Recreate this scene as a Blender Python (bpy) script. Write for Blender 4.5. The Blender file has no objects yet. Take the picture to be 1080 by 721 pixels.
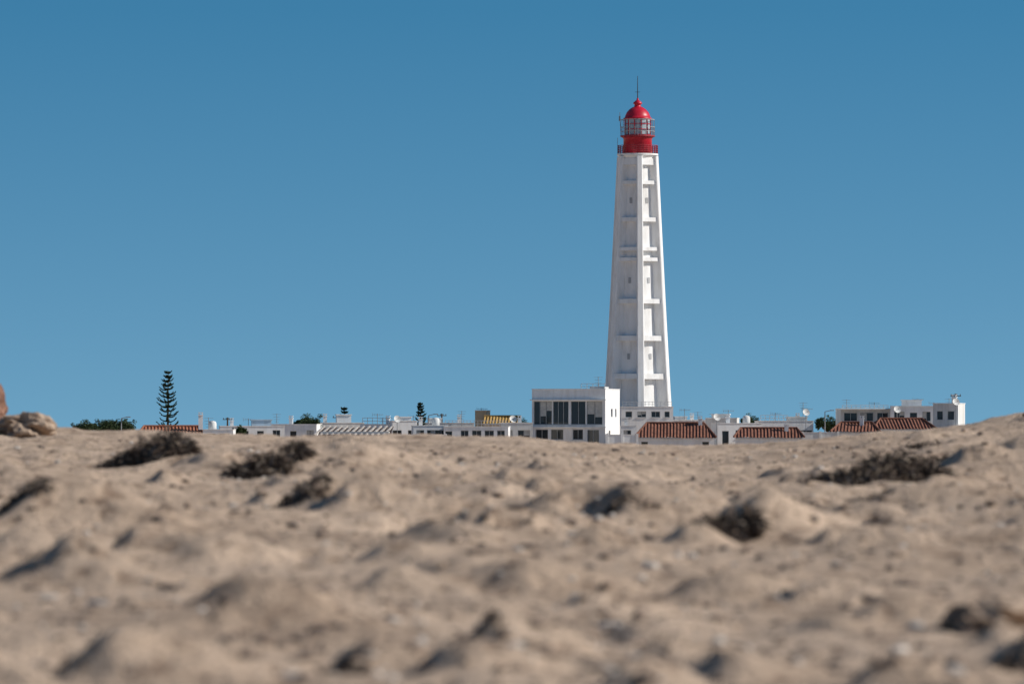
import bpy, math, random
import numpy as np
from mathutils import Vector, Matrix
R_=math.radians
CAMZ=3.0; GZ=1.0          # eye height, village ground level (metres)
K=1/6000.0                # 200 mm lens pixel scale: turns image coordinates and distance into metres

# ------------------------------------------------------------------ materials
def newmat(name):
    m=bpy.data.materials.new(name); m.use_nodes=True
    nt=m.node_tree; b=nt.nodes['Principled BSDF']
    return m,nt,b
def N(nt,t,**kw):
    n=nt.nodes.new(t)
    for k,v in kw.items(): setattr(n,k,v)
    return n
def ramp(nt,fac,stops):
    r=N(nt,'ShaderNodeValToRGB')
    el=r.color_ramp.elements
    while len(el)<len(stops): el.new(0.5)
    for e,(p,c) in zip(el,stops): e.position=p; e.color=(*c,1)
    nt.links.new(fac,r.inputs[0]); return r
def noise(nt,vec,scale,detail=4,rough=.55):
    n=N(nt,'ShaderNodeTexNoise'); n.inputs['Scale'].default_value=scale
    n.inputs['Detail'].default_value=detail; n.inputs['Roughness'].default_value=rough
    nt.links.new(vec,n.inputs['Vector']); return n
def mapping(nt,sc):
    tc=N(nt,'ShaderNodeTexCoord'); mp=N(nt,'ShaderNodeMapping')
    mp.inputs['Scale'].default_value=sc
    nt.links.new(tc.outputs['Object'],mp.inputs['Vector']); return mp.outputs[0]
def plaster(name,c,dirt=.82,rough=.8):
    m,nt,b=newmat(name)
    v=mapping(nt,(1,1,.22)); n=noise(nt,v,1.3,6,.65)
    d=tuple(x*dirt for x in c); d=(d[0],d[1]*.98,d[2]*.95)
    r=ramp(nt,n.outputs['Fac'],[(.30,d),(.55,c)])
    nt.links.new(r.outputs[0],b.inputs['Base Color'])
    b.inputs['Roughness'].default_value=rough
    v2=mapping(nt,(1,1,1)); n2=noise(nt,v2,9,3)
    bp=N(nt,'ShaderNodeBump'); bp.inputs['Strength'].default_value=.25; bp.inputs['Distance'].default_value=.02
    nt.links.new(n2.outputs['Fac'],bp.inputs['Height']); nt.links.new(bp.outputs[0],b.inputs['Normal'])
    return m
def varied(name,c1,c2,scale,rough=.8,spec=.3,sc=(1,1,1)):
    m,nt,b=newmat(name)
    n=noise(nt,mapping(nt,sc),scale,5,.6)
    r=ramp(nt,n.outputs['Fac'],[(.35,c1),(.65,c2)])
    nt.links.new(r.outputs[0],b.inputs['Base Color'])
    b.inputs['Roughness'].default_value=rough
    b.inputs['Specular IOR Level'].default_value=spec
    return m
M_white=plaster('white_plaster',(.80,.80,.79),.84)
M_tower=plaster('tower_whitewash',(.80,.80,.79),.84)
M_white2=plaster('old_white_plaster',(.64,.64,.62),.75)
M_grey=plaster('grey_render',(.42,.43,.44),.75)
M_beige=plaster('beige_plaster',(.52,.40,.26),.8)
M_blue=plaster('pale_blue_plaster',(.42,.53,.62),.85)
M_ochre=varied('ochre_roof',(.30,.19,.06),(.42,.27,.09),2)
M_tile=varied('terracotta_tiles',(.11,.05,.035),(.25,.11,.075),2.2,.85,.2,(2,1,1))
M_tile2=varied('new_terracotta_tiles',(.22,.085,.05),(.34,.14,.085),2.2,.85,.2,(2,1,1))
M_fib=varied('fibre_cement',(.30,.27,.25),(.50,.47,.44),1.5)
M_fibd=varied('dark_sheet',(.07,.055,.05),(.13,.10,.09),1.5)
M_red=varied('red_paint',(.42,.006,.022),(.54,.012,.035),1.5,.4,.5)
M_redd=varied('dull_red_paint',(.26,.02,.03),(.38,.03,.045),4,.6,.4)
M_glass,_,b=newmat('window_glass'); b.inputs['Base Color'].default_value=(.022,.028,.032,1); b.inputs['Roughness'].default_value=.08; b.inputs['Specular IOR Level'].default_value=.5
M_lglass,_,b=newmat('lantern_glass'); b.inputs['Base Color'].default_value=(.35,.42,.45,1); b.inputs['Roughness'].default_value=.12
M_frame=varied('window_frame',(.35,.36,.36),(.45,.46,.46),3,.5)
M_curtain=varied('curtain',(.42,.42,.40),(.55,.55,.52),3,.9)
M_metal=varied('galvanised_metal',(.20,.21,.22),(.30,.31,.32),3,.5,.5)
M_dark=varied('dark_metal',(.04,.04,.045),(.07,.07,.075),3,.6)
M_wood=varied('bark',(.06,.045,.03),(.13,.095,.065),6,.9,.1)
M_leaf=varied('foliage',(.022,.038,.015),(.065,.095,.035),1.3,.7,.2)
M_pine=varied('pine_foliage',(.018,.038,.020),(.048,.078,.040),2.0,.7,.2)

# sand
M_sand,nt,b=newmat('sand')
v=mapping(nt,(1,1,1))
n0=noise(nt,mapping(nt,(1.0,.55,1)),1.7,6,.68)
n1=noise(nt,v,.9,5,.6); n2=noise(nt,v,9,6,.65); n3=noise(nt,v,70,3,.6)
r1=ramp(nt,n1.outputs['Fac'],[(.32,(.52,.385,.282)),(.66,(.67,.51,.382))])
r0=ramp(nt,n0.outputs['Fac'],[(.33,(.50,.47,.45)),(.47,(1,1,1)),(.8,(1.04,1.04,1.03))])  # broad grey patches: soft shade between mounds painted into the sand colour
r2=ramp(nt,n2.outputs['Fac'],[(.35,(.50,.46,.44)),(.47,(1,1,1)),(.8,(1.05,1.05,1.04))])
r3=ramp(nt,n3.outputs['Fac'],[(.30,(.6,.57,.55)),(.40,(1,1,1)),(.66,(1,1,1)),(.78,(1.2,1.2,1.2))])
def mul(a,b_,f=1.0):
    m=N(nt,'ShaderNodeMix',data_type='RGBA',blend_type='MULTIPLY'); m.inputs[0].default_value=f
    nt.links.new(a,m.inputs[6]); nt.links.new(b_,m.inputs[7]); return m.outputs[2]
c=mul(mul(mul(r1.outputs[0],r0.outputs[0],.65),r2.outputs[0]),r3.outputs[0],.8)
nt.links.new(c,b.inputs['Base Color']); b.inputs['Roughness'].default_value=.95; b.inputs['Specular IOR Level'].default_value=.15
ad=N(nt,'ShaderNodeMath',operation='MULTIPLY_ADD'); ad.inputs[1].default_value=3.0
nt.links.new(n2.outputs['Fac'],ad.inputs[0]); nt.links.new(n3.outputs['Fac'],ad.inputs[2])
bp=N(nt,'ShaderNodeBump'); bp.inputs['Strength'].default_value=.9; bp.inputs['Distance'].default_value=.03
nt.links.new(ad.outputs[0],bp.inputs['Height']); nt.links.new(bp.outputs[0],b.inputs['Normal'])
M_rock=varied('brown_rock',(.13,.065,.045),(.30,.17,.12),7,.9,.2)
M_rock2=varied('tan_rock',(.22,.16,.12),(.42,.32,.24),9,.9,.2)
M_weed=varied('dry_grass_dark',(.048,.036,.029),(.13,.096,.075),14,.9,.15)
M_weed2=varied('dry_grass_pale',(.15,.12,.095),(.31,.25,.195),14,.9,.15)
M_peb,nt,b=newmat('pebbles')
at=N(nt,'ShaderNodeAttribute'); at.attribute_name='tint'
nt.links.new(at.outputs['Color'],b.inputs['Base Color']); b.inputs['Roughness'].default_value=.7

# ------------------------------------------------------------------ geometry helpers
def root(name,loc=(0,0,0),rz=0):
    e=bpy.data.objects.new(name,None); e.location=loc; e.rotation_euler=(0,0,rz)
    e.empty_display_size=.5
    bpy.context.scene.collection.objects.link(e); return e
class P:
    def __init__(s): s.v=[]; s.f=[]
    def poly(s,*pts):
        n=len(s.v); s.v+= [tuple(p) for p in pts]; s.f.append(tuple(range(n,n+len(pts))))
    def box(s,x0,x1,y0,y1,z0,z1):
        n=len(s.v)
        s.v+=[(x0,y0,z0),(x1,y0,z0),(x1,y1,z0),(x0,y1,z0),(x0,y0,z1),(x1,y0,z1),(x1,y1,z1),(x0,y1,z1)]
        s.f+=[tuple(n+i for i in q) for q in ((0,3,2,1),(4,5,6,7),(0,1,5,4),(1,2,6,5),(2,3,7,6),(3,0,4,7))]
    def beam(s,p,q,w,w2=None,n=4,h=None):
        p=Vector(p);q=Vector(q);d=(q-p).normalized()
        up=Vector((0,0,1)) if abs(d.z)<.9 else Vector((1,0,0))
        a=d.cross(up).normalized(); c=a.cross(d).normalized(); w2=w if w2 is None else w2
        k=len(s.v)
        for pt,ww in ((p,w),(q,w2)):
            for i in range(n):
                t=2*math.pi*(i+.5)/n
                s.v.append(tuple(pt+a*math.cos(t)*ww*.707+c*math.sin(t)*ww*.707))
        for i in range(n):
            j=(i+1)%n; s.f.append((k+i,k+j,k+n+j,k+n+i))
        s.f.append(tuple(range(k+n-1,k-1,-1))); s.f.append(tuple(range(k+n,k+2*n)))
    def lathe(s,prof,n=32,cx=0,cy=0,cap=True,ph=0):
        k=len(s.v)
        for r,z in prof:
            for i in range(n):
                t=2*math.pi*i/n+ph; s.v.append((cx+r*math.cos(t),cy+r*math.sin(t),z))
        for l in range(len(prof)-1):
            for i in range(n):
                j=(i+1)%n; s.f.append((k+l*n+i,k+l*n+j,k+(l+1)*n+j,k+(l+1)*n+i))
        if cap:
            s.f.append(tuple(k+i for i in range(n-1,-1,-1))); m=k+(len(prof)-1)*n
            s.f.append(tuple(m+i for i in range(n)))
    def obj(s,name,mat,parent=None,smooth=False,loc=None,rz=0,bevel=0):
        me=bpy.data.meshes.new(name); me.from_pydata(s.v,[],s.f); me.update()
        me.materials.append(mat)
        if smooth: me.polygons.foreach_set('use_smooth',[True]*len(me.polygons))
        o=bpy.data.objects.new(name,me); bpy.context.scene.collection.objects.link(o)
        if parent: o.parent=parent
        if loc: o.location=loc
        o.rotation_euler=(0,0,rz)
        return o
def wall(W,p0,ux,width,z0,z1,ops,glass,frame,inward,curt=None,rng=random):
    """wall with real openings. p0=origin (x,y), ux=unit dir, inward=unit dir into the house"""
    def pt(u,z,dp=0): return (p0[0]+ux[0]*u+inward[0]*dp,p0[1]+ux[1]*u+inward[1]*dp,z)
    us=sorted({0,width}|{o[0] for o in ops}|{o[1] for o in ops}); zs=sorted({z0,z1}|{o[2] for o in ops}|{o[3] for o in ops})
    for a,b in zip(us,us[1:]):
        for c,d in zip(zs,zs[1:]):
            mu,mz=(a+b)/2,(c+d)/2
            if any(o[0]<mu<o[1] and o[2]<mz<o[3] for o in ops): continue
            W.poly(pt(a,c),pt(b,c),pt(b,d),pt(a,d))
    for o in ops:
        a,b,c,d=o[:4]; n=o[4] if len(o)>4 else 2; r=.22
        W.poly(pt(a,c),pt(a,c,r),pt(a,d,r),pt(a,d)); W.poly(pt(b,c),pt(b,d),pt(b,d,r),pt(b,c,r))
        W.poly(pt(a,d),pt(a,d,r),pt(b,d,r),pt(b,d)); W.poly(pt(a,c),pt(b,c),pt(b,c,r),pt(a,c,r))
        glass.poly(pt(a,c,r-.01),pt(b,c,r-.01),pt(b,d,r-.01),pt(a,d,r-.01))
        for i in range(n+1):
            u=a+(b-a)*i/n; u=min(max(u,a+.03),b-.03)
            frame.beam(pt(u,c,r-.05),pt(u,d,r-.05),.06)
        for z in (c+.03,d-.03): frame.beam(pt(a,z,r-.055),pt(b,z,r-.055),.06)
        if curt is not None and n>1:
            for i in range(n):
                if rng.random()<.3:
                    u0=a+(b-a)*i/n+.05; u1=a+(b-a)*(i+1)/n-.05; zz=d-(d-c)*rng.uniform(.25,.95)
                    curt.poly(pt(u0,zz,r-.03),pt(u1,zz,r-.03),pt(u1,d,r-.03),pt(u0,d,r-.03))
def corrug(Pt,x0,x1,y0,z0,y1,z1,wl=.42,amp=.07,inset=0):
    n=int((x1-x0)/wl*4); rows=max(2,int(math.hypot(y1-y0,z1-z0)/.45)); k=len(Pt.v)
    for r in range(rows+1):
        t=r/rows
        for i in range(n+1):
            x=x0+(x1-x0)*i/n
            xc=min(max(x,x0+inset*t),x1-inset*t)
            sag=.04*math.sin(x*1.7+y0)+.03*math.sin(x*.6+t*3)
            Pt.v.append((xc,y0+(y1-y0)*t,z0+(z1-z0)*t+amp*math.sin(2*math.pi*i/4.0)+(.03 if r%2 else 0)+sag))
    for r in range(rows):
        for i in range(n):
            a=k+r*(n+1)+i; Pt.f.append((a,a+1,a+n+2,a+n+1))

class House:
    def __init__(s,name,x0,x1,ytop,d,rot=0,depth=7,mat=None,n=3,seed=0,flat=True,ops=None,sideops=None,eave=None,tmat=None,coping=True,parap=.3,hip=0):
        rng=random.Random(seed*77+int(x0))
        sc=d*K; a=R_(rot); mat=mat or M_white
        X0=(x0-540)*sc; Wd=(x1-x0)*sc/math.cos(a); H=(457-ytop)*sc+CAMZ-GZ
        s.sc=sc; s.W=Wd; s.H=H; s.D=depth
        s.root=root(name,(X0,d,GZ),a)
        w,g,f,c=P(),P(),P(),P()
        He=H if flat else (457-eave)*sc+CAMZ-GZ
        if ops is None:
            ops=[]
            zt=min(2.45,He-.45)
            for i in range(n):
                cx=Wd*(i+.5)/n+rng.uniform(-.2,.2)
                if rng.random()<.22: ops.append((cx-.45,cx+.45,.05,zt-.1,1))
                else:
                    ww=rng.choice([.5,.6,.8]); 
                    if zt-1.25>.3: ops.append((cx-ww,cx+ww,1.25,zt,2))
        wall(w,(0,0),(1,0),Wd,0,He,ops,g,f,(0,1),c,rng)
        so=sideops if sideops is not None else ([(depth*.4,depth*.4+.9,1.3,2.3,1)] if He>2.8 else [])
        wall(w,(Wd,0),(0,1),depth,0,He,so,g,f,(-1,0),c,rng)
        wall(w,(0,0),(0,1),depth,0,He,so,g,f,(1,0),c,rng)
        w.poly((0,depth,0),(0,depth,He),(Wd,depth,He),(Wd,depth,0))
        if flat:
            w.poly((0,0,He-parap),(Wd,0,He-parap),(Wd,depth,He-parap),(0,depth,He-parap))
            if coping:
                t=P(); o_=.06; 
                t.box(-o_,Wd+o_,-o_,.2,He,He+.08); t.box(-o_,Wd+o_,depth-.2,depth+o_,He,He+.08)
                t.box(-o_,.2,.2,depth-.2,He,He+.08); t.box(Wd-.2,Wd+o_,.2,depth-.2,He,He+.08)
                t.obj('parapet_coping',M_white,s.root)
        else:
            tm=tmat or M_tile; r=P(); o=.3
            y0,y1=-o,depth/2
            corrug(r,-.25,Wd+.25,y0,He-.02,y1,H,inset=hip); corrug(r,-.25,Wd+.25,depth+o,He-.02,y1,H,inset=hip)
            r.beam((-.25+hip,y1,H+.05),(Wd+.25-hip,y1,H+.05),.22,n=8)
            if hip:
                for xe,xi in ((-.25,-.25+hip),(Wd+.25,Wd+.25-hip)):
                    r.poly((xe,-o,He),(xi,y1,H),(xe,depth+o,He))
                    r.beam((xe,-o,He+.08),(xi,y1,H+.08),.18,n=6)
            r.obj('tiled_roof',tm,s.root)
            if not hip:
                for xx in (0,Wd): w.poly((xx,0,He),(xx,depth,He),(xx,depth/2,H-.08))
            e=P(); e.box(-.2,Wd+.2,-.24,-.12,He-.18,He-.08); e.obj('eave_board',M_white2,s.root)
        w.obj('walls',mat,s.root)
        if g.v: g.obj('window_glass',M_glass,s.root); f.obj('window_frames',M_frame,s.root)
        if c.v: c.obj('curtains',M_curtain,s.root)
        if ops:
            si=P()
            for q in ops:
                if q[2]>.5: si.box(q[0]-.08,q[1]+.08,-.07,-.003,q[2]-.09,q[2]-.01)
            if si.v: si.obj('window_sills',M_white2,s.root)
    def chimney(s,x,y,h=1.0,w=.5,mat=None,base=None):
        p=P(); z=(base if base is not None else s.H-.4)
        p.box(x-w/2,x+w/2,y-w/2,y+w/2,z,s.H+h); p.box(x-w/2-.08,x+w/2+.08,y-w/2-.08,y+w/2+.08,s.H+h+.002,s.H+h+.1)
        for i in (-1,1):
            for j in (-1,1): p.box(x+i*w*.33-.05,x+i*w*.33+.05,y+j*w*.33-.05,y+j*w*.33+.05,s.H+h+.1,s.H+h+.32)
        p.box(x-w/2-.05,x+w/2+.05,y-w/2-.05,y+w/2+.05,s.H+h+.322,s.H+h+.4)
        p.obj('chimney',mat or M_white,s.root)
    def rooftank(s,x,y,r=.5,h=1.1):
        p=P(); p.lathe([(r,s.H-.25),(r,s.H+h-.3),(r*.8,s.H+h-.1),(.12,s.H+h)],14,x,y); p.obj('water_tank',M_white2,s.root,True)
    def rail(s,x0,x1,y=.1,h=.9,mat=None,step=.6):
        p=P(); n=max(2,int((x1-x0)/step))
        for i in range(n+1): p.beam((x0+(x1-x0)*i/n,y,s.H-.1),(x0+(x1-x0)*i/n,y,s.H+h),.06)
        for z in (h,h*.5): p.beam((x0,y,s.H+z),(x1,y,s.H+z),.06)
        p.obj('roof_railing',mat or M_white2,s.root)
    def block(s,x0,x1,y0,y1,h,mat=None,win=True):
        p=P(); g=P(); f=P()
        z=s.H-.25
        wall(p,(x0,y0),(1,0),x1-x0,z,s.H+h,[((x1-x0)*.3,(x1-x0)*.6,s.H+h*.35,s.H+h*.75,1)] if win and h>1.2 else [],g,f,(0,1))
        p.poly((x1,y0,z),(x1,y1,z),(x1,y1,s.H+h),(x1,y0,s.H+h)); p.poly((x0,y0,z),(x0,y0,s.H+h),(x0,y1,s.H+h),(x0,y1,z))
        p.poly((x0,y1,z),(x0,y1,s.H+h),(x1,y1,s.H+h),(x1,y1,z)); p.box(x0-.12,x1+.12,y0-.12,y1+.12,s.H+h,s.H+h+.13)
        p.obj('roof_room',mat or M_white,s.root)
        if g.v: g.obj('roof_room_glass',M_glass,s.root); f.obj('roof_room_frame',M_frame,s.root)

def px(x,d): return (x-540)*d*K
def pz(y,d): return (457-y)*d*K+CAMZ

def antenna(x,ytop,d,kind=0,base=None):
    r=root('tv_antenna',(px(x,d),d,GZ)); H=pz(ytop,d)-GZ; p=P()
    p.beam((0,0,0),(0,0,H),.07,.05,6)
    if kind==0:
        a=.35; p.beam((-.7,.2,H-.15),(.8,-.2,H-.15),.035)
        for i in range(7):
            t=-.65+i*.23; l=.42-.03*i
            p.beam((t-.1,-t*.25-l,H-.15),(t+.1,-t*.25+l,H-.15),.025)
            p.beam((t,-t*.25,H-.15-l*.5),(t,-t*.25,H-.15+l*.5),.025)
        for i in range(4): p.beam((-.75,.25,H-.55+i*.2),(-.65,-.3,H-.55+i*.2),.025)
    else:
        for i in range(4): p.beam((-.6+.1*i,0,H-.1-i*.35),(.6-.1*i,0.1,H-.1-i*.35),.035)
    p.obj('mast_and_elements',M_metal,r)
def dish(x,y,d,r0=.5):
    z=pz(y,d); r=root('satellite_dish',(px(x,d),d,GZ)); p=P()
    prof=[(.02,0)]+[(r0*t,r0*.28*t*t) for t in (.25,.5,.75,1)]
    p.lathe(prof,18,cap=False); o=p.obj('reflector',M_white2,r,True); o.location=(0,-.1,z-GZ); o.rotation_euler=(R_(65),0,R_(20))
    q=P(); q.beam((0,0,0),(0,0,z-GZ),.07,n=6); q.beam((0,-.1,z-GZ),(.15,-.6,z-GZ+.1),.03); q.box(.1,.2,-.68,-.58,z-GZ+.05,z-GZ+.16)
    q.obj('mount_arm',M_metal,r)
def upole(x,ytop,d,arm=True):
    r=root('utility_pole',(px(x,d),d,GZ)); H=pz(ytop,d)-GZ; p=P(); p.beam((0,0,0),(0,0,H),.26,.16,8)
    if arm:
        p.beam((-.7,0,H-.3),(.7,.1,H-.3),.1)
        for i in (-.6,-.2,.2,.6): p.beam((i,.03,H-.25),(i,.03,H-.05),.07,n=6)
    p.obj('pole',M_wood,r)
def lamp(x,ytop,d):
    r=root('street_lamp',(px(x,d),d,GZ)); H=pz(ytop,d)-GZ; p=P(); p.beam((0,0,0),(0,0,H),.14,.09,8)
    p.beam((0,0,H),(.8,-.2,H+.18),.07,n=6); p.box(.7,1.25,-.32,-.1,H+.12,H+.24); p.obj('lamp_post',M_metal,r)

def leafblob(L,c,rad,n,rng,s=.16):
    for _ in range(n):
        while True:
            v=Vector((rng.uniform(-1,1),rng.uniform(-1,1),rng.uniform(-1,1)))
            if .15<v.length<1: break
        v=v*(.55+.45*v.length)
        p=Vector((c[0]+v.x*rad[0],c[1]+v.y*rad[1],c[2]+v.z*rad[2]))
        a=Vector((rng.gauss(0,1),rng.gauss(0,1),rng.gauss(0,.6))).normalized()*s*rng.uniform(.6,1.4)
        b=Vector((rng.gauss(0,1),rng.gauss(0,1),rng.gauss(0,.6))).normalized()*s*rng.uniform(.5,1.1)
        L.poly(p-a,p+b*.6,p+a,p-b*.6)
def tree(name,x0,x1,ytop,d,seed=0,dens=1.0):
    rng=random.Random(seed); sc=d*K; W=(x1-x0)*sc; H=pz(ytop,d)-GZ; cx=px((x0+x1)/2,d)
    r=root(name,(cx,d,GZ)); T=P(); L=P()
    T.beam((0,0,0),(.1,.05,H*.45),.35,.22,8)
    nb=9
    for i in range(nb):
        t=2*math.pi*i/nb+rng.uniform(-.3,.3); e=rng.uniform(.25,.8)
        rx=math.cos(t)*W*.38*rng.uniform(.5,1); ry=math.sin(t)*W*.34*rng.uniform(.5,1); z=H*(.45+.4*e)
        T.beam((.1,.05,H*.42),(rx,ry,z),.14,.05,6)
        rr=W*rng.uniform(.14,.22)
        leafblob(L,(rx,ry,z),(rr,rr,rr*.7),int(260*dens),rng)
        for k in range(3):
            q=(rx+rng.gauss(0,rr*.7),ry+rng.gauss(0,rr*.7),min(H-.25,z+rng.gauss(0,rr*.6)))
            leafblob(L,q,(rr*.5,rr*.5,rr*.4),int(80*dens),rng,.13)
    leafblob(L,(0,0,H*.78),(W*.24,W*.24,H*.2),int(380*dens),rng)
    T.obj('trunk_and_limbs',M_wood,r); L.obj('foliage',M_leaf,r)
def norfolk(x,ytop,d,wpx,seed=0,step=.52):
    rng=random.Random(seed); sc=d*K; W=wpx*sc; H=pz(ytop,d)-GZ
    r=root('norfolk_pine_tree',(px(x,d),d,GZ)); T=P(); L=P()
    T.beam((0,0,0),(.05,0,H),.30,.05,8)
    z=H-.35; k=0
    while z>H*.16:
        f=(H-z)/H; ln=W*.5*min(1,.34+1.5*f)*rng.uniform(.75,1.15)
        if f>.75: ln*=.9
        nb=6; ph=rng.random()*6
        for i in range(nb):
            t=ph+2*math.pi*i/nb+rng.uniform(-.25,.25); l=ln*rng.uniform(.65,1.15)
            if rng.random()<.08: continue
            zb=z+rng.uniform(-.12,.12); prev=None
            for q in range(7):
                u=q/6; pt=Vector((math.cos(t)*l*u,math.sin(t)*l*u,zb-.12*l*math.sin(u*2.4)+.45*l*u*u))
                if prev is not None:
                    T.beam(prev,pt,.05,.04,4)
                    for m in range(13):
                        w=prev.lerp(pt,rng.random()); tt=t+rng.choice([-1,1])*rng.uniform(.5,1.2); s=.26*(1.25-u*.6)*rng.uniform(.6,1.3)
                        e=w+Vector((math.cos(tt)*s,math.sin(tt)*s,rng.uniform(.02,.22)))
                        n=Vector((-math.sin(tt),math.cos(tt),0))*.05; up=Vector((0,0,.09))
                        L.poly(w-n,e-up*.3,w+n+up)
                        L.poly(w-up*.6,e,w+up)
                prev=pt
        z-=step*rng.uniform(.7,1.2)*(1+.25*f); k+=1
    L.poly((0,0,H-.4),(.1,0,H-.2),(0.05,0,H+.15)); T.obj('trunk_and_branches',M_wood,r); L.obj('foliage',M_pine,r)

# ------------------------------------------------------------------ LIGHTHOUSE
LD=790.0; S=LD*K
LH=root('lighthouse',(px(672.6,LD),LD,GZ))
def lz(y): return (457-y)*S+CAMZ-GZ
zt=lz(165)
def RR(z):
    t=z/zt; return 5.12+(3.02-5.12)*t+.25*(1-t)**3
def dirn(th): return Vector((math.sin(R_(th)),-math.cos(R_(th)),0))
CR=.66
core=P(); n=20
core.lathe([(RR(zt*i/n)*CR,zt*i/n) for i in range(n+1)],48); core.obj('tower_core',M_tower,LH,True)
corners=[4+60*i for i in range(6)]
ribs=P()
for th in corners:
    d=dirn(th); t=dirn(th+90); k=len(ribs.v); nl=16
    for i in range(nl+1):
        z=zt*i/nl; r=RR(z); w=.55-.15*i/nl
        for a,b in ((r*.6,-w),(r-.10,-w),(r,-w*.75),(r,w*.75),(r-.10,w),(r*.6,w)):
            q=d*a+t*b; ribs.v.append((q.x,q.y,z))
    for i in range(nl):
        for j in range(6):
            jj=(j+1)%6; ribs.f.append((k+i*6+j,k+i*6+jj,k+(i+1)*6+jj,k+(i+1)*6+j))
ribs.obj('buttress_ribs',M_tower,LH)
rings=P()
for y,h in ((171,.9),(193,.5),(232,.6),(263,.5),(274,.5),(318,.65),(357,.7),(397,.75),(434,.9)):
    z=lz(y)
    for th in corners:
        A=dirn(th);B=dirn(th+60); r1=RR(z+h/2)-.13; r0=RR(z-h/2)-.13
        k=len(rings.v)
        for (rr,zz) in ((r0,z-h/2),(r1,z+h/2)):
            for dd,m in ((A,0),(B,0),(B,rr*.36),(A,rr*.36)):
                q=dd*(rr-m); rings.v.append((q.x,q.y,zz))
        rings.f+=[tuple(k+i for i in q) for q in ((0,1,5,4),(1,2,6,5),(2,3,7,6),(3,0,4,7),(4,5,6,7),(3,2,1,0))]
rings.obj('ring_beams',M_tower,LH)
wn=P()
for th in corners:
    a=th+30; d=dirn(a); t=dirn(a+90)
    for yy in (212,296,376):
        z=lz(yy); r=RR(z-.5)*CR
        c0=d*(r+.03); p0=c0-t*.2; p1=c0+t*.2
        wn.poly((p0.x,p0.y,z-.4),(p1.x,p1.y,z-.4),(p1.x,p1.y,z+.4),(p0.x,p0.y,z+.4))
wn.obj('core_windows',M_grey,LH)
g=P(); g.lathe([(2.35,zt-1.0),(2.5,zt-.2),(2.72,zt+.05),(2.86,zt+.12),(2.86,zt+.36),(2.0,zt+.37)],48); g.obj('gallery_slab',M_tower,LH)
zg=zt+.37
def railing(name,r,z,h,mat,n=26,rails=3,w=.055):
    p=P()
    for i in range(n):
        t=2*math.pi*i/n; t2=2*math.pi*(i+1)/n
        a=(r*math.cos(t),r*math.sin(t)); b=(r*math.cos(t2),r*math.sin(t2))
        p.beam((a[0],a[1],z),(a[0],a[1],z+h),w)
        for k in range(rails):
            zz=z+h*(k+1)/rails-.02; p.beam((a[0],a[1],zz),(b[0],b[1],zz),w*.9)
    p.obj(name,mat,LH)
railing('gallery_railing',2.78,zg,1.15,M_redd,34,4,.08)
z1=lz(143)
g=P(); g.lathe([(1.98,zg),(1.98,z1-.45),(2.08,z1-.35),(2.1,z1-.3)],40); g.obj('lantern_drum',M_red,LH,True)
g=P(); g.lathe([(2.1,z1-.3),(2.42,z1-.14),(2.42,z1),(1.7,z1+.01)],40); g.obj('lantern_gallery',M_redd,LH)
railing('lantern_railing',2.36,z1,1.2,M_frame,18,2,.06)
z2=lz(125.5)
g=P()
for i in range(12):
    t=2*math.pi*i/12; c,s_=math.cos(t),math.sin(t); g.beam((2.36*c,2.36*s_,z1),(2.30*c,2.30*s_,z2-.05),.07)
for zz in (z2-.1,):
    for i in range(24):
        t=2*math.pi*i/24;t2=2*math.pi*(i+1)/24; g.beam((2.33*math.cos(t),2.33*math.sin(t),zz),(2.33*math.cos(t2),2.33*math.sin(t2),zz),.07)
g.obj('lantern_stays',M_frame,LH)
g=P(); g.lathe([(1.78,z1),(1.78,z2)],32); g.obj('lantern_glazing',M_lglass,LH)
g=P()
for i in range(12):
    t=2*math.pi*(i+.5)/12; c,s_=math.cos(t),math.sin(t); g.beam((1.83*c,1.83*s_,z1),(1.83*c,1.83*s_,z2),.13)
for zz in (z1+.1,z1+.85,z1+1.6):
    for i in range(24):
        t=2*math.pi*i/24;t2=2*math.pi*(i+1)/24; g.beam((1.83*math.cos(t),1.83*math.sin(t),zz),(1.83*math.cos(t2),1.83*math.sin(t2),zz),.09)
g.obj('lantern_bars',M_red,LH)
g=P()
g.lathe([(1.80,z2-.05),(1.98,z2),(2.0,z2+.12),(1.80,z2+.2),(1.72,z2+.5),(1.5,z2+.95),(1.15,z2+1.35),(.75,z2+1.62),(.48,z2+1.72),(.44,z2+2.05),(.62,z2+2.1),(.6,z2+2.3),(.3,z2+2.55),(.16,z2+2.65),(.12,z2+2.9)],32)
g.obj('cupola',M_red,LH,True)
g=P(); g.beam((0,0,z2+2.85),(0,0,lz(80)),.10,.05,6); g.beam((-.35,0,lz(97)),(.35,0,lz(97)),.05); g.beam((0,-.35,lz(94)),(0,.35,lz(94)),.05)
g.obj('lightning_rod',M_dark,LH)
g=P(); g.beam((-2.35,-.5,z1+.2),(-2.5,-.5,z2+.9),.07); g.box(-2.62,-2.4,-.62,-.4,z2-.3,z2+.4); g.obj('radio_antenna',M_metal,LH)
g=P(); g.beam((-2.8,-.6,zg),(-2.8,-.6,zg+2.2),.06);g.obj('gallery_mast',M_metal,LH)

h=House('lighthouse_keepers_house',655,710,429,772,0,9,n=0,seed=3,ops=[(.6,1.5,4.2,5.0,1),(2.2,3.4,4.2,5.0,2),(4.1,5.3,4.2,5.0,2),(5.9,6.6,4.2,5.0,1)],sideops=[])
h.rail(.2,h.W-.2,.3,.7,step=.5)

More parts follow.
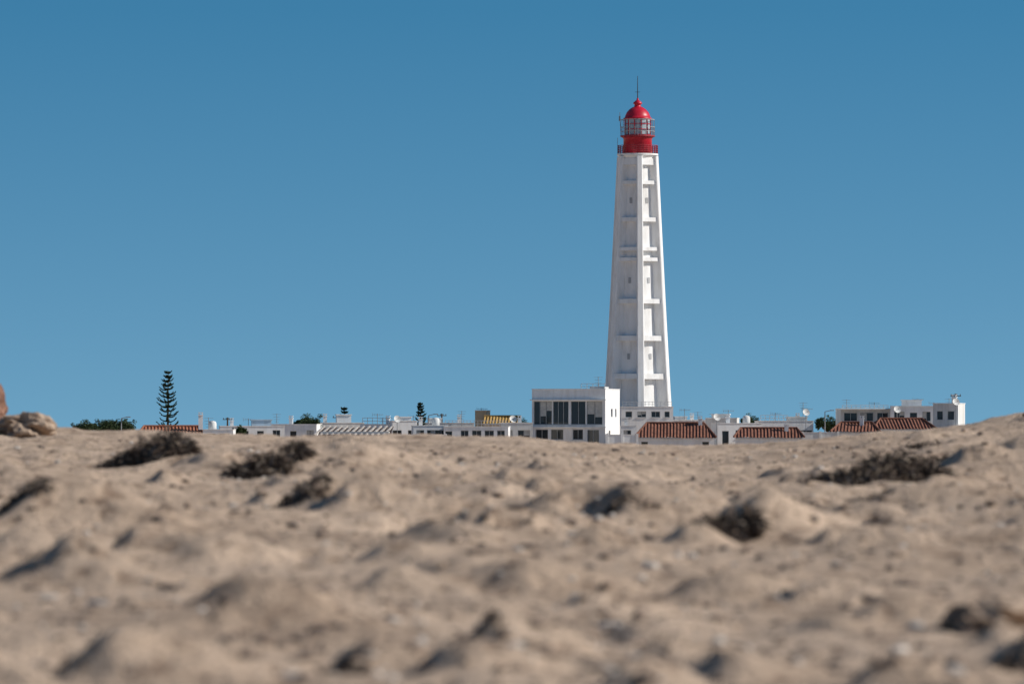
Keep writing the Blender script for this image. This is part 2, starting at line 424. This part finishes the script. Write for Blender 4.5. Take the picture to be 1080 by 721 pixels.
d=758; sc=d*K
zw0=(457-447.5)*sc+2; zw1=(457-423)*sc+2
h=House('white_two_storey_building',561,638,410.5,d,-14.5,8.3,n=0,
  ops=[(.25,2.75,zw0,zw1,3),(2.88,5.02,zw0,zw1,3),(5.35,7.35,zw0,zw1,2),(7.5,9.65,zw0,zw1,2),(.5,2.2,1.2,2.55,2),(2.6,4.3,1.2,2.55,2),(5.6,7.0,1.2,2.55,2),(7.6,9.2,.2,2.5,2)],
  sideops=[(3.2,4.2,4.2,5.3,1),(5.6,6.4,4.2,5.3,1),(2.0,2.9,1.3,2.4,1)],parap=.7)
e=P(); e.box(-.18,h.W+.18,-.45,-.003,zw1+.12,zw1+.26); e.box(-.12,h.W+.12,-.3,-.003,zw0-.42,zw0-.26); e.obj('window_canopies',M_white,h.root)
e=P(); e.box(h.W-2.6,h.W-.6,2,4.5,h.H-.6,h.H+.35); e.obj('roof_plant',M_white2,h.root)
h.rail(6.6,h.W-.2,.6,.75,step=.8)
antenna(631,397,762,1)

# ------------------------------------------------------------------ VILLAGE
h=House('terracotta_roof_house',147,214,449.5,705,3,6,n=3,seed=1,flat=False,eave=458.5,tmat=M_tile2,hip=.8)
h.chimney(h.W-.3,1.2,1.35,.55)
House('white_house',214,246,453,690,0,6,n=2,seed=2).rooftank(1,3)
h=House('white_house',232,300,449.5,745,4,7,n=4,seed=3); h.chimney(1.6,2,.7,.45); h.block(4.2,6.8,2,5,.8,M_blue,False)
h=House('white_house',286,334,447.5,775,-4,7,n=3,seed=4); h.chimney(2.5,2,.8,.5)
h=House('white_house',336,384,446,785,5,7,n=3,seed=5,mat=M_white2); h.chimney(1.0,2,.9,.5); h.block(2.6,4.6,1.5,4,1.1)
h=House('white_house',380,416,447.5,765,-6,7,n=2,seed=6); h.rail(.3,h.W-.3); h.chimney(3.5,2,.8,.5)
h=House('white_house',414,440,444,760,6,7,n=2,seed=7); h.block(.8,2.6,1,4,.5,win=False)
d=700; sc=d*K
h=House('striped_sheet_roof_house',338,410,455,d,-3,4.4,n=3,seed=8,mat=M_white2,flat=True,coping=False)
r=P(); corrug(r,-.3,h.W+.3,-.9,h.H-.55,4.6,h.H+.55,.35,.05); r.obj('sheet_roof',M_fibd,h.root)
r=P()
for i in range(13):
    x=-.2+i*(h.W+.4)/12.5; r.beam((x-.5,-.95,h.H-.45),(x+.3,4.6,h.H+.66),.20)
r.obj('roof_laths',M_fib,h.root)
h=House('white_house',436,472,449,735,3,7,n=3,seed=9); h.chimney(1,2,.8,.5); h.rooftank(3,3)
h=House('white_house',468,536,450,730,-2,7,n=5,seed=10); h.rail(.2,h.W-.2,.1,.8,step=.45)
h=House('white_house',444,500,446,800,4,8,n=4,seed=11,mat=M_white2); h.block(1.2,3,2,5,.6); h.chimney(5.5,2,.8,.5)
h=House('beige_house',501,513,433,790,-10,3,n=1,seed=12,mat=M_beige)
h=House('ochre_roof_house',511,546,439,785,-3,6,n=2,seed=13,mat=M_beige,flat=False,eave=446.5,tmat=M_ochre)
h=House('white_house',528,562,446,748,0,6,n=2,seed=14,mat=M_white2); h.chimney(2.5,2,.6,.5)
h=House('white_house',655,671,449,752,0,5,n=1,seed=15); h.chimney(.7,1,.7,.4)
h=House('terracotta_roof_house',671,753,446,738,-2,7.5,n=5,seed=16,flat=False,eave=461,hip=1.6); h.chimney(8.3,3.2,.5,.5)
h=House('white_house',709,747,443,805,4,7,n=3,seed=17); h.chimney(3,2,.6,.5); h.block(.5,2.2,1,4,.45,win=False)
h=House('white_house',744,777,441,790,-5,7,n=2,seed=18,mat=M_white2); h.block(.8,3.2,1,4,.5)
h=House('white_house',757,804,446.5,752,5,7,n=3,seed=19); h.chimney(1.6,2,.8,.5); h.rooftank(4.2,3)
h=House('terracotta_roof_house',776,846,451.5,705,-2,6,n=4,seed=20,flat=False,eave=461,hip=.9); h.chimney(6.3,2.2,.4,.5)
h=House('white_house',800,858,444,775,2,7,n=4,seed=21); h.rail(.3,4,.1,.8); h.chimney(5.5,2,.7,.5); h.block(4.2,6.8,1.5,5,.5,M_white2,False)
h=House('terracotta_roof_house',878,926,445.5,720,-6,6,n=3,seed=22,flat=False,eave=455,hip=1.2); h.chimney(3.6,2.2,.5,.5)
h=House('terracotta_roof_house',923,986,441.5,730,4,7,n=3,seed=23,flat=False,eave=452,hip=1.4)
d=770;sc=d*K; z=lambda y:(457-y)*sc+2
h=House('white_villa',887,941,431,d,2,8,n=0,mat=M_white2,ops=[(.4,2.2,z(444),z(435),2),(2.6,4.4,z(444),z(435),2),(4.9,6.4,z(444),z(435),2)])
e=P(); e.box(-.4,h.W+.2,-.8,-.003,h.H-.12,h.H+.06-.08); e.obj('roof_canopy',M_white2,h.root); h.rail(.2,h.W-.5,.4,.5)
h=House('white_villa',939,986,428.5,765,-4,8,n=0,ops=[(.5,1.9,z(444),z(434),2),(2.6,3.6,z(443),z(435),1),(4.3,5.4,z(444),z(434),2)]); h.block(1.5,4.2,2,6,.8)
h=House('white_villa',984,1010,425.5,745,-12,7,n=0,ops=[(.5,1.3,z(443),z(434),1),(1.9,2.8,z(443),z(434),1)],mat=M_white2); h.chimney(2.6,1.5,.8,.6)
h=House('white_house',1008,1036,449,740,0,7,n=2,seed=30)
def gwall(x0,x1,ytop,d,mat=M_white):
    r=root('garden_wall',(px(x0,d),d,GZ)); p=P(); W=(x1-x0)*d*K; H=pz(ytop,d)-GZ; p.box(0,W,0,.2,0,H); p.box(-.04,W+.04,-.04,.24,H+.001,H+.07)
    n=max(2,int(W/3)); 
    for i in range(n+1): p.box(W*i/n-.15,W*i/n+.15,-.08,.28,0,H+.16)
    p.obj('wall_and_piers',mat,r)
gwall(640,672,458.5,700); gwall(846,884,456,715,M_white2); gwall(412,470,458.5,700); gwall(90,148,457,715,M_white2)
for x,y,d,k in ((292,436,780,1),(398,436,770,0),(404,441,766,1),(487,433,800,1),(508,430,792,0),(722,431,806,0),(736,434,806,1),(768,432,792,0),(752,436,792,1),(847,424,777,1),(851,430,777,0),(985,424,770,0),(1001,420,748,1),(922,424,772,0),(893,421,772,1),(262,441,748,0),(220,440,692,1),(436,438,762,0),(968,420,768,0),(818,435,778,0),(330,441,788,0),(660,440,754,0)):
    antenna(x,y,d,k)
for x,y,d in ((850,435,773),(1008,424,744),(419,442,759),(756,440,750),(541,442,750),(946,432,762)): dish(x,y,d)
upole(1008,415,752); upole(356,438,820); upole(240,440,830); upole(466,436,850); upole(703,431,830,False)
lamp(128,441,760); lamp(452,438,765); lamp(870,434,790)
norfolk(177,391,790,25,1,.6); norfolk(363,429,800,14,2,.45); norfolk(443.5,424,800,14,3,.45)
for i,(a,b,y,d) in enumerate(((74,104,442,760),(94,126,441,780),(116,148,440.5,770),(102,136,442,790))): tree('broadleaf_tree',a,b,y,d,20+i,.8)
tree('broadleaf_tree',308,339,434.5,780,31,1.1)
tree('broadleaf_tree',858,889,436.5,800,32,1.0)
tree('broadleaf_tree',777,802,434,840,33,.7); tree('broadleaf_tree',540,562,439,860,34,.7)
tree('shrub',246,260,446,735,35,.4); tree('shrub',1012,1030,446,790,36,.5)
tree('shrub',594,612,440,880,37,.4)

# ------------------------------------------------------------------ TERRAIN
rs=np.random.RandomState(5)
TB=rs.rand(512,512)
def vn(x,y):
    xi=np.floor(x).astype(int); yi=np.floor(y).astype(int); fx=x-xi; fy=y-yi
    fx=fx*fx*fx*(fx*(fx*6-15)+10); fy=fy*fy*fy*(fy*(fy*6-15)+10)
    a=TB[xi%512,yi%512];b=TB[(xi+1)%512,yi%512];c=TB[xi%512,(yi+1)%512];d=TB[(xi+1)%512,(yi+1)%512]
    return (a*(1-fx)+b*fx)*(1-fy)+(c*(1-fx)+d*fx)*fy-.5
def fbm(x,y,wl,oct=3,g=.5):
    s=0;a=1;f=1/wl
    for o in range(oct):
        s=s+a*vn(x*f+17.3*o+3,y*f+9.1*o+100); a*=g; f*=2.07
    return s
crx=np.array([-60,-12,-5.4,-4.6,-3.4,-2.4,-1.4,.1,.8,1.6,2.6,3.2,3.5,4.1,4.6,5.1,5.4,9,14,60])
crz=np.array([-.1,.1,.02,.0,-.045,-.08,-.07,-.08,-.15,-.17,-.13,-.07,-.03,.04,.06,.14,.20,.33,.1,-.1])
MD=[(-2.36,39.3,.45,.8,.14),(-1.40,36.6,.26,.5,.12),(-1.02,36.9,.45,.8,.17),(-.84,26.2,.28,.35,.15),(2.44,36.8,.55,.9,.15),
    (-.28,34.3,.2,.3,.09),(.98,22.5,.28,.35,.16),(.84,22.2,.13,.25,.04),(-2.0,24.6,.28,.5,.14),(-.33,13.3,.13,.2,.07),(-.02,14.1,.12,.2,.075),
    (1.24,14.9,.14,.3,.03),(-.86,12.5,.18,.22,.11),(1.20,13.2,.1,.2,.05),(.56,26.6,.32,.4,.14),(-1.3,20.5,.3,.4,.11),(1.9,27.5,.5,.6,.15),
    (-3.0,33,.5,.7,.13),(.2,41,.6,.8,.08),(3.9,47,.5,.9,.07),(-4.2,49,.6,.9,.06),(-.2,19,.25,.3,.08),(3.3,40.5,.35,.5,.12),(-.62,30.5,.4,.5,.14),(1.5,31.5,.4,.5,.13),
    (.9,17.5,.2,.25,.07),(-.6,16.2,.18,.25,.07),(.35,15.6,.14,.2,.06),(-.2,23.3,.28,.35,.10),(.25,29.5,.35,.45,.11)]
MD=[m+(0,) for m in MD]
rg=random.Random(44)
for i in range(680):
    y_=12+46*rg.random()**1.25; x_=rg.uniform(-1,1)*(y_*.12+.6); w_=(.035+.21*rg.random()**2)*(.55+y_/45)
    hf=rg.uniform(.20,.58)*(1 if y_<32 else max(.3,1-(y_-32)/28))
    MD.append((x_,y_,w_,w_*rg.uniform(.6,1.4),w_*hf*rg.choice([1,1,1,-.7]),rg.uniform(-.9,.9)))
def height(x,y):
    c=np.interp(x,crx,crz)
    t=np.clip((y-12)/48,0,1)
    z=-.55+t*(c+.55)
    z=np.where(y<12,-.55+(y-12)*.009,z)
    z=np.maximum(z,-1.0)
    q=np.clip((y-62-fbm(x,y*0,6,2)*6)/55,0,1); q=q*q*(3-2*q)
    z=z*(1-q)+q*(GZ-CAMZ)
    am=(1-q)
    h0=fbm(x+9,y*.7+5,1.15,1); xs_=x+.42*h0
    nz=fbm(x+3,y*.8,3.4,2)*.080+fbm(xs_+9,y*.7+5,1.15,3,.5)*.135
    f=fbm(x+31+.15*vn(x*2.2+5,y*2),y*.8+7,.36,4,.62); nz=nz+f*.066
    near=np.clip((y-10)/18,0.45,1)
    z=z+nz*am*near*np.clip(1.0-.42*t,0,1)
    for (mx_,my,wx,wy,h,an) in MD:
        R=4*max(wx,wy)
        sel=(np.abs(x-mx_)<R)&(np.abs(y-my)<R)
        if not sel.any(): continue
        ax=x[sel]-mx_; ay=y[sel]-my; ca,sa=math.cos(an),math.sin(an)
        dx=(ax*ca+ay*sa)/wx; dy=(-ax*sa+ay*ca)/wy
        # irregular outline, steep scoured side to the left, long lee side to the right
        dx=dx+.5*vn(dx*1.1+mx_*7,dy*1.1+my*3); dy=dy+.5*vn(dx*1.2+my*5,dy*1.2+mx_*3)
        dx2=np.where(dx<0,dx*2.0,dx*.62)
        z[sel]+=h*np.exp(-(dx2**2+dy**2)**1.2)
    far=np.clip((y-120)/300,0,1); z=z+fbm(x,y,60,2)*.5*far
    return z+CAMZ
def geo(a,step,end,g):
    o=[];v=a
    while abs(v)<end: step*=g; v+=step if a>0 else -step; o.append(v)
    return o
xf=np.arange(-7,7.001,.028); xp=geo(7,.04,9000,1.13); xn=[-q for q in xp][::-1]
xs=np.array(xn+list(xf)+xp)
ys=[10.0]; 
while ys[-1]<72: ys.append(ys[-1]+.0026*ys[-1])
st=.2
while ys[-1]<12000: st*=1.06; ys.append(ys[-1]+st)
yb=[]; v=10;st=.06
while v>-400: st*=1.12; v-=st; yb.append(v)
ys=np.array(yb[::-1]+ys)
Xg,Yg=np.meshgrid(xs,ys); Zg=height(Xg,Yg)
nx,ny=len(xs),len(ys)
co=np.stack([Xg,Yg,Zg],-1).reshape(-1,3).astype(np.float32)
idx=np.arange(nx*ny).reshape(ny,nx)
fa=np.stack([idx[:-1,:-1],idx[:-1,1:],idx[1:,1:],idx[1:,:-1]],-1).reshape(-1,4)
me=bpy.data.meshes.new('sand_dunes'); nf=len(fa)
me.vertices.add(len(co)); me.vertices.foreach_set('co',co.ravel())
me.loops.add(nf*4); me.loops.foreach_set('vertex_index',fa.ravel().astype(np.int32))
me.polygons.add(nf); me.polygons.foreach_set('loop_start',np.arange(0,nf*4,4,dtype=np.int32))
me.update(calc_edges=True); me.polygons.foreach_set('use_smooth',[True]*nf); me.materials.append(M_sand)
o=bpy.data.objects.new('sand_ground',me); bpy.context.scene.collection.objects.link(o)
def gz(x,y): return float(height(np.array([x],float),np.array([y],float))[0])

# ------------------------------------------------------------------ foreground things
def lump(name,x,y,wx,wy,h,mat,seed=0,rough=.25,sink=.3,parent=None,sub=4):
    import bmesh
    bm=bmesh.new(); bmesh.ops.create_icosphere(bm,subdivisions=sub,radius=1)
    for v in bm.verts:
        p=v.co; q=np.array([p.x*1.3+seed*7.1+p.z]),np.array([p.y*1.3+p.z*1.7+seed])
        k=1+rough*float(fbm(q[0],q[1],.7,4,.6)[0])*1.6
        v.co=Vector((p.x*wx*k,p.y*wy*k,p.z*h*k))
    me=bpy.data.meshes.new(name); bm.to_mesh(me); bm.free(); me.materials.append(mat)
    me.polygons.foreach_set('use_smooth',[False]*len(me.polygons))
    o=bpy.data.objects.new(name,me); bpy.context.scene.collection.objects.link(o)
    if parent: o.parent=parent; o.location=(0,0,h*(1-sink)-.02)
    else: o.location=(x,y,gz(x,y)+h*(1-sink)-.02)
    return o
def tussock(x,y,wx,wy,h,seed=0,nb=1400,dark=M_weed):
    rng=random.Random(seed); g0=gz(x,y)-.02; r=root('dry_grass_tussock',(x,y,g0))
    A,B=P(),P()
    sub=[(rng.uniform(-.9,.9),rng.uniform(-.8,.8),rng.uniform(.18,.5)) for _ in range(9)]+[(0,0,.7),(-.2,.1,.6)]
    pts=[]
    for i in range(int(nb*2.6)):
        cx,cy,cr=rng.choice(sub); t=rng.random()*6.283; u=math.sqrt(rng.random())
        bx,by=(cx+math.cos(t)*u*cr)*wx,(cy+math.sin(t)*u*cr)*wy
        pts.append((bx,by,h*cr*1.15*math.sqrt(max(0,1-u*u))*rng.uniform(.0,.9),t))
    gh=height(np.array([x+p[0] for p in pts]),np.array([y+p[1] for p in pts]))-g0-.015
    for (bx,by,bz,t),gg in zip(pts,gh):
        bz+=gg
        L=h*rng.uniform(.2,.5)
        dv=Vector((math.cos(t)*rng.uniform(0,1)+rng.gauss(0,.6),math.sin(t)*rng.uniform(0,1)+rng.gauss(0,.6),rng.uniform(-.5,.9))).normalized()*L
        a=Vector((bx,by,bz)); n=dv.cross(Vector((rng.gauss(0,1),rng.gauss(0,1),rng.gauss(0,1)))).normalized()*rng.uniform(.003,.008)
        m=a+dv*.55+Vector((0,0,-.1*L)); e=a+dv+Vector((0,0,-.35*L))
        q=A if rng.random()<.68 else B
        q.poly(a-n,a+n,m+n,m-n); q.poly(m-n,m+n,e)
    A.obj('dark_strands',dark,r); B.obj('pale_strands',M_weed2,r)
tussock(-2.46,38.9,.33,.35,.25,1,2400); tussock(-1.56,36.2,.21,.26,.24,2,1600)
tussock(2.38,36.2,.42,.42,.28,3,3400); tussock(-.36,34,.14,.15,.06,4,400)
tussock(.80,21.9,.12,.14,.19,5,1900); tussock(-.40,13.15,.08,.09,.055,6,600)
tussock(-.14,31.5,.13,.15,.06,7,350); tussock(2.95,41,.2,.3,.12,8,800)
tussock(-.06,14.0,.06,.09,.04,9,350); tussock(1.15,13.1,.06,.1,.055,10,400)
tussock(-5.1,51,.24,.3,.10,11,600); tussock(.5,26.4,.18,.18,.07,12,500); tussock(3.7,50,.22,.3,.10,13,600)
tussock(-.96,26,.19,.18,.08,14,550); tussock(-2.12,24.4,.13,.18,.09,15,500); tussock(-.97,12.4,.06,.1,.035,16,300)
tussock(1.5,31,.14,.15,.05,17,350); tussock(-1.9,30.5,.15,.15,.05,18,350); tussock(.35,18,.05,.08,.03,19,200)
tussock(-.28,23.2,.09,.1,.035,20,250); tussock(-1.4,20.4,.08,.1,.03,21,200); tussock(1.72,27.3,.12,.14,.05,22,250)
rq=random.Random(12)
for i in range(40):
    yy_=13+40*rq.random(); xx_=rq.uniform(-1,1)*yy_*.09; w_=(.02+.045*rq.random())*(.5+yy_/30)
    tussock(xx_,yy_,w_,w_,w_*.35,40+i,70)
lump('beach_rock',-5.30,57,.24,.3,.27,M_rock,1,.35,.30)
lump('beach_rock',-4.84,56.5,.28,.3,.17,M_rock2,2,.35,.33)
lump('beach_rock',-4.98,50.5,.09,.1,.07,M_ochre,7,.4,.35)
lump('beach_rock',1.21,14.6,.115,.12,.055,M_rock2,3,.35,.4)
lump('beach_rock',5.36,58,.12,.2,.05,M_rock,5,.4,.3)
rng=random.Random(9); V=[];F=[];C=[]
t=(1+5**.5)/2
iv=[Vector(q).normalized() for q in ((-1,t,0),(1,t,0),(-1,-t,0),(1,-t,0),(0,-1,t),(0,1,t),(0,-1,-t),(0,1,-t),(t,0,-1),(t,0,1),(-t,0,-1),(-t,0,1))]
if_=((0,11,5),(0,5,1),(0,1,7),(0,7,10),(0,10,11),(1,5,9),(5,11,4),(11,10,2),(10,7,6),(7,1,8),(3,9,4),(3,4,2),(3,2,6),(3,6,8),(3,8,9),(4,9,5),(2,4,11),(6,2,10),(8,6,7),(9,8,1))
NP=13000
yy=np.array([10.5+ (rng.random()**1.5)*44 for _ in range(NP)]); xx=np.array([rng.uniform(-1,1) for _ in range(NP)])*(yy*.115+.6)
cl=fbm(xx+5,yy*.6,1.6,2); zz=height(xx,yy)
pal=[(.26,.19,.14),(.18,.125,.09),(.12,.085,.065),(.55,.49,.43),(.08,.06,.05),(.34,.25,.18)]
for i in range(NP):
    if cl[i]+rng.uniform(-.4,.4)<.0: continue
    s=.006+.020*rng.random()**3+ .0001*yy[i]
    a=s*rng.uniform(.7,1.6); b_=s*rng.uniform(.7,1.4); c=s*rng.uniform(.4,.8); th=rng.random()*3.14
    k=len(V)
    for q in iv:
        j=rng.uniform(.8,1.15); x_=q.x*a*j; y_=q.y*b_*j
        V.append((xx[i]+x_*math.cos(th)-y_*math.sin(th),yy[i]+x_*math.sin(th)+y_*math.cos(th),zz[i]+q.z*c*j+c*.2))
    col=rng.choice(pal); C+=[(*col,1)]*12
    F+=[(k+p,k+q,k+r) for p,q,r in if_]
me=bpy.data.meshes.new('pebbles'); me.from_pydata(V,[],F); ca=me.color_attributes.new('tint','FLOAT_COLOR','POINT')
ca.data.foreach_set('color',np.array(C,dtype=np.float32).ravel()); me.materials.append(M_peb)
bpy.context.scene.collection.objects.link(bpy.data.objects.new('scattered_pebbles',me))

# ------------------------------------------------------------------ light
PHI=84; EL=32
sd=Vector((math.sin(R_(PHI))*math.cos(R_(EL)),-math.cos(R_(PHI))*math.cos(R_(EL)),math.sin(R_(EL))))
L=bpy.data.lights.new('sun','SUN'); L.energy=4.9; L.angle=R_(.5); L.color=(1,.94,.86)
so=bpy.data.objects.new('sun',L); bpy.context.scene.collection.objects.link(so)
so.rotation_euler=sd.to_track_quat('Z','Y').to_euler(); so.location=(60,-40,80)
w=bpy.data.worlds.new('World'); bpy.context.scene.world=w; w.use_nodes=True; nt=w.node_tree
bg=nt.nodes['Background']; bg.inputs[1].default_value=.115
sk=N(nt,'ShaderNodeTexSky'); sk.sky_type='NISHITA'; sk.sun_disc=False; sk.sun_elevation=R_(EL); sk.sun_rotation=math.atan2(sd.x,sd.y)
sk.air_density=1.0; sk.dust_density=.2; sk.ozone_density=2.5
tc=N(nt,'ShaderNodeTexCoord'); va=N(nt,'ShaderNodeVectorMath',operation='MULTIPLY_ADD')
va.inputs[1].default_value=(1,1,2.0); va.inputs[2].default_value=(0,0,.22)
vn_=N(nt,'ShaderNodeVectorMath',operation='NORMALIZE')
nt.links.new(tc.outputs['Generated'],va.inputs[0]); nt.links.new(va.outputs[0],vn_.inputs[0]); nt.links.new(vn_.outputs[0],sk.inputs[0])
sx=N(nt,'ShaderNodeSeparateXYZ'); nt.links.new(tc.outputs['Generated'],sx.inputs[0])
rp=ramp(nt,sx.outputs[2],[(0.0,(.70,1.0,.98)),(.075,(.33,.83,.90)),(.35,(.60,.80,.84))])
mt=N(nt,'ShaderNodeMix',data_type='RGBA',blend_type='MULTIPLY'); mt.inputs[0].default_value=1
nt.links.new(rp.outputs[0],mt.inputs[7])
nt.links.new(sk.outputs[0],mt.inputs[6]); nt.links.new(mt.outputs[2],bg.inputs[0])

# ------------------------------------------------------------------ camera
cam=bpy.data.cameras.new('camera'); co_=bpy.data.objects.new('camera',cam); bpy.context.scene.collection.objects.link(co_)
cam.lens=200; cam.sensor_width=36; cam.clip_start=.5; cam.clip_end=30000
co_.location=(0,0,CAMZ); co_.rotation_euler=(R_(90)+math.atan(96.5/6000),0,0)
cam.dof.use_dof=True; cam.dof.focus_distance=780; cam.dof.aperture_fstop=6.0
bpy.context.scene.camera=co_
sc_=bpy.context.scene; sc_.view_settings.view_transform='Standard'; sc_.view_settings.look='None'; sc_.view_settings.exposure=0
